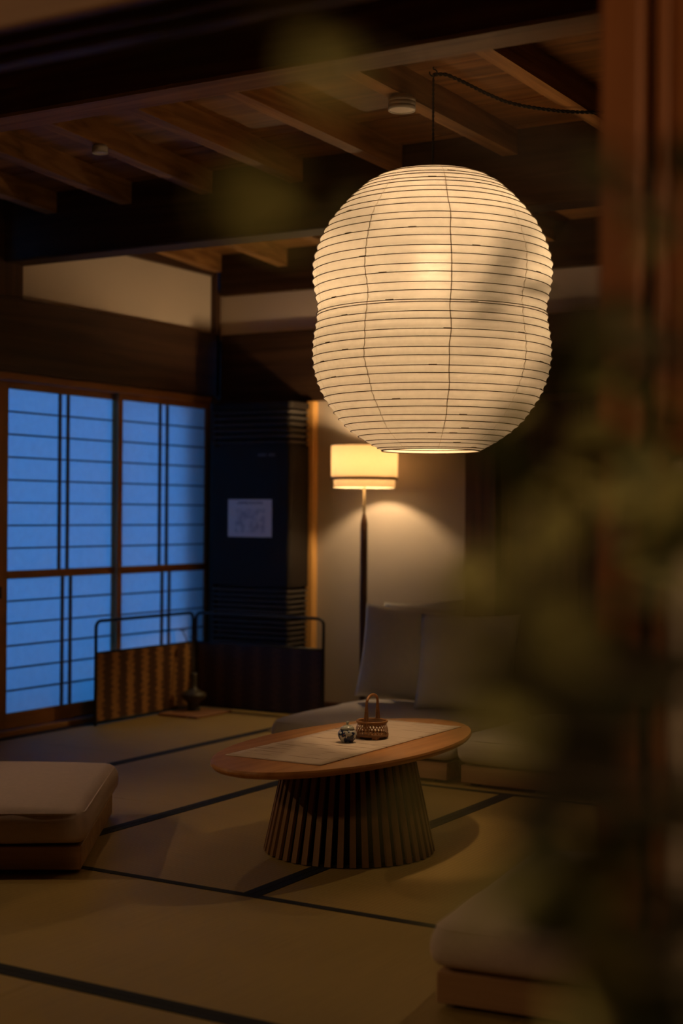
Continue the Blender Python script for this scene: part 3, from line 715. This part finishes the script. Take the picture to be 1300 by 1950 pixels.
# bamboo basket -----------------------------------------------------------
bk = thing('bamboo_basket', 'small woven bamboo basket with a tall looped handle beside the jar', 'basket', (-2.405, 4.268, ZT))
def brad(z): return .050+.006*sin(pi*min(1,z/.05))-.004*(z/.058)
m = MB()
for fam in (-1, 1):
    for k in range(30):
        a0 = 2*pi*k/30; pts = []
        for i in range(11):
            z = .010+.042*i/10; a = a0+fam*.55*i/10; rr = brad(z)+.0008*fam*(1 if i % 2 else -1); pts.append((rr*cos(a), rr*sin(a), z))
        vs = []; fs = []
        for p in pts:
            t = Vector((-p[1], p[0], 0)).normalized()*.0017; vs += [Vector(p)-t, Vector(p)+t]
        for i in range(10): fs.append((2*i, 2*i+1, 2*i+3, 2*i+2))
        m.add(vs, fs)
w = m.build('weave', M['bamboo'], bk); w['kind'] = 'stuff'
for k, (z, h) in enumerate(((.012,.008), (.050,.007))):
    MB().lathe([(brad(z)-.001,z-h/2),(brad(z)+.0022,z-h/2),(brad(z)+.0022,z+h/2),(brad(z)-.001,z+h/2)], 40, closed=True).build('band', M['bamboo2'], bk, True)
MB().lathe([(.0465,.053),(.052,.052),(.0535,.056),(.051,.0595),(.047,.058)], 40, closed=True).build('rim', M['bamboo'], bk, True)
MB().lathe([(.0001,.006),(.047,.006),(.049,.012),(.0001,.0105)], 32).build('bottom', M['bamboo2'], bk, True)
for k in range(4):
    a = pi/4+k*pi/2; cx, cy = .044*cos(a), .044*sin(a)
    MB().box(cx-.010, cx+.010, cy-.010, cy+.010, 0, .009, .002).build('foot', M['bamboo2'], bk)
hd = Vector((cos(R(96)), sin(R(96)), 0))         # plane of the handle
nn = Vector((-hd.y, hd.x, 0))
for k, off in enumerate((-1, -.3, .4, 1)):
    pts = []
    for i in range(25):
        t = i/24
        if t < .36: s_ = -1; z = .030+t/.36*.088; e_ = off*.009*(1-t/.36*.75); xr = .0505-.005*(t/.36)
        elif t > .64: s_ = 1; z = .030+(1-t)/.36*.088; e_ = off*.009*(1-(1-t)/.36*.75); xr = .0505-.005*((1-t)/.36)
        else:
            a = pi*(t-.36)/.28; s_ = -cos(a); z = .118+.025*sin(a); e_ = off*.0025; xr = .0455
        p = hd*(s_*xr)+nn*e_; pts.append((p.x, p.y, z))
    MB().tube(pts, .0021, 6).build('handle_strand', M['bamboo' if k % 2 else 'bamboo2'], bk, True)
wr_ = [(lambda t: (lambda p: (p.x, p.y, .118+.025*sin(pi*t)))(hd*(-cos(pi*t)*.0455)))(.08+.84*i/16) for i in range(17)]
MB().tube(wr_, .0046, 8).build('handle_binding', M['bamboo'], bk, True)

# ------------------------------------------------------------------ low seats
def seat(name, label, cat, loc, rz, wx, wy, zt, mat, group=None, r=.045, crown=.018, pl=(.012,.082), over=.022):
    t = thing(name, label, cat, loc, rz, group)
    o = weld(rounded_box(wx/2, wy/2, pl[1]+.006, zt, r, crown, .006, random.random()*9, 18).build('cushion', mat, t, True))
    # piping seam round the top edge
    pts = []; hx, hy, rr = wx/2-.012, wy/2-.012, r
    for cx, cy, a0 in ((hx-rr,hy-rr,0), (-hx+rr,hy-rr,pi/2), (-hx+rr,-hy+rr,pi), (hx-rr,-hy+rr,1.5*pi)):
        for i in range(5): a = a0+pi/2*i/4; pts.append((cx+rr*cos(a), cy+rr*sin(a), zt-.013))
    pts.append(pts[0]); MB().tube(pts, .0035, 5, False).build('seam', mat, o, True)
    hx, hy = wx/2-over, wy/2-over
    for (a, b_, c, d_) in ((-hx,hx,-hy,-hy+.022), (-hx,hx,hy-.022,hy), (-hx,-hx+.022,-hy+.022,hy-.022), (hx-.022,hx,-hy+.022,hy-.022)):
        MB().box(a, b_, c, d_, pl[0], pl[1], .002).build('plinth_board', M['plinth'], t)
    MB().box(-hx+.022, hx-.022, -hy+.022, hy-.022, pl[1]-.02, pl[1]).build('slat_base', M['plinth'], t)
    for sx_ in (-1, 1):
        for sy_ in (-1, 1):
            MB().box(sx_*(hx-.05)-.02, sx_*(hx-.05)+.02, sy_*(hy-.05)-.02, sy_*(hy-.05)+.02, 0, pl[0]+.01).build('foot', M['metal'], t)
    return t
def corner_place(cx, cy, rz, wx, wy, which):   # centre of a rotated seat from one floor corner
    sx_, sy_ = which; v = Vector((sx_*wx/2, sy_*wy/2, 0)); v.rotate(Matrix.Rotation(rz, 3, 'Z')); return (cx-v.x, cy-v.y, .002)
seat('ottoman', 'low oatmeal ottoman on a wooden plinth in front of the shoji windows', 'ottoman',
     corner_place(-2.915, 3.432, R(33), .90, .88, (1,-1)), R(33), .90, .88, .196, M['fabric'], 'matching low ottomans')
seat('ottoman', 'low ottoman with pale plinth in the near foreground, half hidden by leaves', 'ottoman',
     corner_place(-1.50, 2.905, R(7), .90, .86, (-1,-1)), R(7), .90, .86, .190, M['fabric'], 'matching low ottomans')
seat('sofa_module', 'low sofa section at the lamp end, carrying the pale pillows', 'sofa', (-3.10, 5.80, .002), 0, .88, .88, .200, M['fabric2'], 'low sofa sections', crown=.022)
seat('sofa_module', 'low sofa section farther from the lamp, right of the oval table', 'sofa', (-2.19, 5.80, .002), 0, .90, .88, .200, M['fabric2'], 'low sofa sections', crown=.022)
def pillow(label, loc, rx, ry, rz, w, h, th):
    n = 18; vs = []; fs = []
    for s_ in (-1, 1):
        for j in range(n+1):
            for i in range(n+1):
                u, v = -1+2*i/n, -1+2*j/n
                k = (1-abs(u)**2.6)*(1-abs(v)**2.6); t = k**.55 if k > 0 else 0
                pin = 1-.055*(1-abs(v)**2)*abs(u)**2; pin2 = 1-.055*(1-abs(u)**2)*abs(v)**2
                wr = .006*noise.noise(Vector((u*3+w, v*3, s_*2)))*(1 if k > 0 else 0)
                vs.append((u*w/2*pin, s_*th/2*t+wr, v*h/2*pin2+h/2))
    q = (n+1)**2
    for s_ in range(2):
        for j in range(n):
            for i in range(n):
                a = s_*q+j*(n+1)+i; f = (a, a+1, a+n+2, a+n+1); fs.append(f if s_ == 0 else f[::-1])
    o = MB().add(vs, fs).build('pillow', M['pillow'], None, True, loc=loc); o.rotation_euler = (rx, ry, rz); weld(o, 1e-4)
    tag(o, label, 'pillow', 'pale sofa pillows'); return o
pillow('square pale pillow at the lamp-pole end of the sofa', (-3.23, 5.985, .236), R(-11), R(2), R(3), .46, .44, .12)
pillow('square pale pillow in front, overlapping the one by the lamp pole', (-2.83, 5.83, .236), R(-12), R(-2), R(-3), .50, .43, .13)
pillow('pale pillow tucked behind, only its upper corner showing', (-3.19, 6.165, .236), R(-6), R(-4), R(2), .42, .455, .09)

# ------------------------------------------------------------------ plant near the camera
PLX, PLY = -.02, 1.02
sh = thing('potted_shrub', 'blurred green leafy shrub in a clay pot close in front of the camera', 'plant', (PLX, PLY, 0))
pot = MB().lathe([(.0001,0),(.10,0),(.105,.01),(.135,.24),(.148,.245),(.148,.275),(.132,.275),(.125,.24),(.0001,.235)], 36).build('pot', M['pot'], sh, True)
MB().lathe([(.127,.236),(.07,.243),(.0001,.24)], 24).build('soil', M['soil'], pot, True)
base = Vector((PLX, PLY, 0))
trunk = catmull([(0,0,.23), (.01,-.01,.59), (-.015,.01,.99), (.01,.02,1.36), (-.03,-.04,1.62)], 8)
MB().tube(trunk, [.014-.009*i/(len(trunk)-1) for i in range(len(trunk))], 8).build('trunk', M['stem'], sh, True)
def leaf_mesh(mat):
    m = MB(); vs = []; fs = []; n = 6
    for i in range(n+1):
        t = i/n; w = .30*sin(pi*t**.8)**.8*(1-.15*t) if 0 < t < 1 else .0
        z = -.18*t*t
        vs += [(-w, t, z+.10*w), (0, t, z), (w, t, z+.10*w)]
    for i in range(n):
        a = 3*i; fs += [(a, a+1, a+4, a+3), (a+1, a+2, a+5, a+4)]
    me = bpy.data.meshes.new('leaf'); me.from_pydata(vs, [], fs); me.update(); me.materials.append(mat); return me
LM = [leaf_mesh(M['leaf']), leaf_mesh(M['leaf2']), leaf_mesh(M['leaf3'])]
def wp(px, py, dep):                       # where along that sight line the twig ends, at its own real distance
    return Vector((0,0,1.1))+(fw+rt*((px-650)/2806)-up*((py-975)/2806))*dep
rnd = random.Random(11)
def spray(px, py, dep, n, size, spread, kind):
    tip = wp(px, py, dep)-base
    k = min(range(len(trunk)), key=lambda i: (trunk[i]-tip).length+.6*max(0, trunk[i].z-tip.z+.15)); st = trunk[k]
    mid = st.lerp(tip, .55)+Vector((0,0,.02))
    tw = catmull([st, mid, tip], 8)
    MB().tube(tw, [.0035-.0024*i/(len(tw)-1) for i in range(len(tw))], 5).build('twig', M['stem'], sh, True)
    for q in range(n):
        p = tip+Vector((rnd.gauss(0,1), rnd.gauss(0,1), rnd.gauss(0,1)))*spread*.5
        if q % 3 == 0: p = tw[-1-(q % 2)]
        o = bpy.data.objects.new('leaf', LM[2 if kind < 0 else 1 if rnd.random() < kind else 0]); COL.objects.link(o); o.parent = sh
        o.location = p; s_ = size*rnd.uniform(.75, 1.25); o.scale = (s_,)*3
        o.rotation_euler = (rnd.uniform(-.9,.5), rnd.uniform(-.8,.8), rnd.uniform(0, 2*pi))
        
def single(p0, p1, d0, d1, width, turn, m=0):      # one leaf from its stalk to its tip
    A, B = wp(*p0, d0), wp(*p1, d1); ax = (B-A); L_ = ax.length; ax.normalize()
    nrm = (-fw-ax*(-fw).dot(ax)).normalized(); side = ax.cross(nrm)
    nrm2 = nrm*cos(turn)+side*sin(turn); sd = ax.cross(nrm2)
    o = bpy.data.objects.new('leaf', LM[m]); COL.objects.link(o); o.parent = sh
    w_ = width/.6
    o.matrix_local = Matrix(((sd.x*w_, ax.x*L_, nrm2.x*L_, A.x-base.x), (sd.y*w_, ax.y*L_, nrm2.y*L_, A.y-base.y), (sd.z*w_, ax.z*L_, nrm2.z*L_, A.z-base.z), (0,0,0,1)))
for a in [ # px, py, depth, leaves, leaf size, spread, share of lit-toned leaves, negative for unlit-toned
    (600, 90, .45, 3, .030, .03, .8), (510, 20, .45, 2, .030, .02, .8), (560, 340, .45, 2, .030, .02, .8), (460, 400, .45, 1, .026, .01, .8), (720, 210, .42, 1, .030, .01, .3),
    (1110, 250, .75, 3, .040, .05, .2), (1180, 380, .80, 3, .036, .04, .5), (1275, 430, .8, 3, .036, .03, .9), (1240, 560, .8, 4, .04, .06, .1),
    (1110, 560, .66, 4, .040, .05, .3), (1125, 660, .72, 3, .036, .04, .3), (1180, 640, .74, 4, .04, .05, .1), (1260, 700, .8, 4, .045, .06, .1), (1170, 760, .74, 4, .042, .05, .1),
    (1100, 835, .90, 4, .042, .04, .9), (1150, 870, .76, 5, .045, .05, .4), (1040, 940, .90, 5, .046, .05, 1), (1110, 970, .90, 5, .046, .05, 1), (1175, 1020, .86, 4, .042, .04, 1), (1245, 960, .85, 4, .045, .05, .2),
    (1080, 1080, .62, 4, .042, .05, .5), (980, 1090, .50, 3, .034, .03, .9), (900, 1150, .42, 3, .030, .03, 1), (850, 1210, .42, 2, .028, .02, 1), (900, 1290, .42, 2, .028, .02, .6), (960, 1190, .44, 2, .03, .02, .8),
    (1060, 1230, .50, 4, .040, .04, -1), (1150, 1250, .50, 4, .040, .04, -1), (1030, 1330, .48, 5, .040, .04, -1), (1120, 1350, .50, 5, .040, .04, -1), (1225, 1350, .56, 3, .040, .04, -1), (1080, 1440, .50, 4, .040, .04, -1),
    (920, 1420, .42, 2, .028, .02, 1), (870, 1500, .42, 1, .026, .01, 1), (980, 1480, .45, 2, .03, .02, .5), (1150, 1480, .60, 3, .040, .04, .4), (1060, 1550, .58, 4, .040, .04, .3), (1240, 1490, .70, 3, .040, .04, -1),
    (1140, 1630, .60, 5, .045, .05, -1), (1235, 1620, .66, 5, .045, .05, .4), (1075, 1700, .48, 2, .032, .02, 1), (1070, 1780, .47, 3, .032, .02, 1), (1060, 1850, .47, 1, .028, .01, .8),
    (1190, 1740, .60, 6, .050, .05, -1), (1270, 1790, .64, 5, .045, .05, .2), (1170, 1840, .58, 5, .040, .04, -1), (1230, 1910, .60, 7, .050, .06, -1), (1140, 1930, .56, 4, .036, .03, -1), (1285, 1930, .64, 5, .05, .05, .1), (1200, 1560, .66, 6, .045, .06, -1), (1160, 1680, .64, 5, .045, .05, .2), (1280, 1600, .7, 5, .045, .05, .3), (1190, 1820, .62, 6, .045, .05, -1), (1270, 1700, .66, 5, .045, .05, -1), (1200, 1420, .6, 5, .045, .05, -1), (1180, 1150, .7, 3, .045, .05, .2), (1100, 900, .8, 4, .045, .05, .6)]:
    spray(*a)
single((1000,430), (905,610), .80, .84, .016, R(30))
single((960,560), (860,590), .78, .80, .012, R(20))
single((985,545), (1062,552), 1.45, 1.45, .011, R(10))
single((640,420), (715,375), .62, .64, .014, R(35))

# ------------------------------------------------------------------ pendant lamp of the passage, out of the picture on the left
pl = thing('pendant_lamp', 'small round glass pendant lamp in the passage outside the opening', 'lamp', (-2.6, 0, 2.66))
MB().lathe([(.0001,0),(.05,0),(.05,-.02),(.0001,-.025)], 20).build('canopy', M['metal'], pl, True)
MB().tube([(0,0,-.02),(0,0,-.62)], .003, 6).build('cord', M['cord'], pl, True)
MB().lathe([(.0001,-.59),(.02,-.59),(.022,-.635),(.0001,-.635)], 16).build('socket', M['metal'], pl, True)
ob = MB().lathe([(.08*sin(pi*i/14)+1e-5, -.71-.08*cos(pi*i/14)) for i in range(15)], 24).build('globe', emis('pendant globe', (1,.62,.30), PASSAGE_GLOBE), pl, True); fix_normals(ob.data)
# added fill lamp, out of view, brightening the shrub's leaves
wlp = thing('fill_lamp', 'added unseen globe lamp on the passage wall, brightening the leaves', 'lamp', (1.5, .85, 1.85))
MB().box(-.02, 0, -.05, .05, -.08, .08, .004).build('back_plate', M['metal'], wlp)
MB().tube([(-.02,0,-.03),(-.09,0,-.03)], .008, 8).build('arm', M['metal'], wlp, True)
ob = MB().lathe([(.08*sin(pi*i/14)+1e-5, .03-.08*cos(pi*i/14)) for i in range(15)], 24).build('globe', emis('fill lamp globe', (1,.62,.30), FILL_GLOBE), wlp, True, loc=(-.17,0,0)); fix_normals(ob.data)
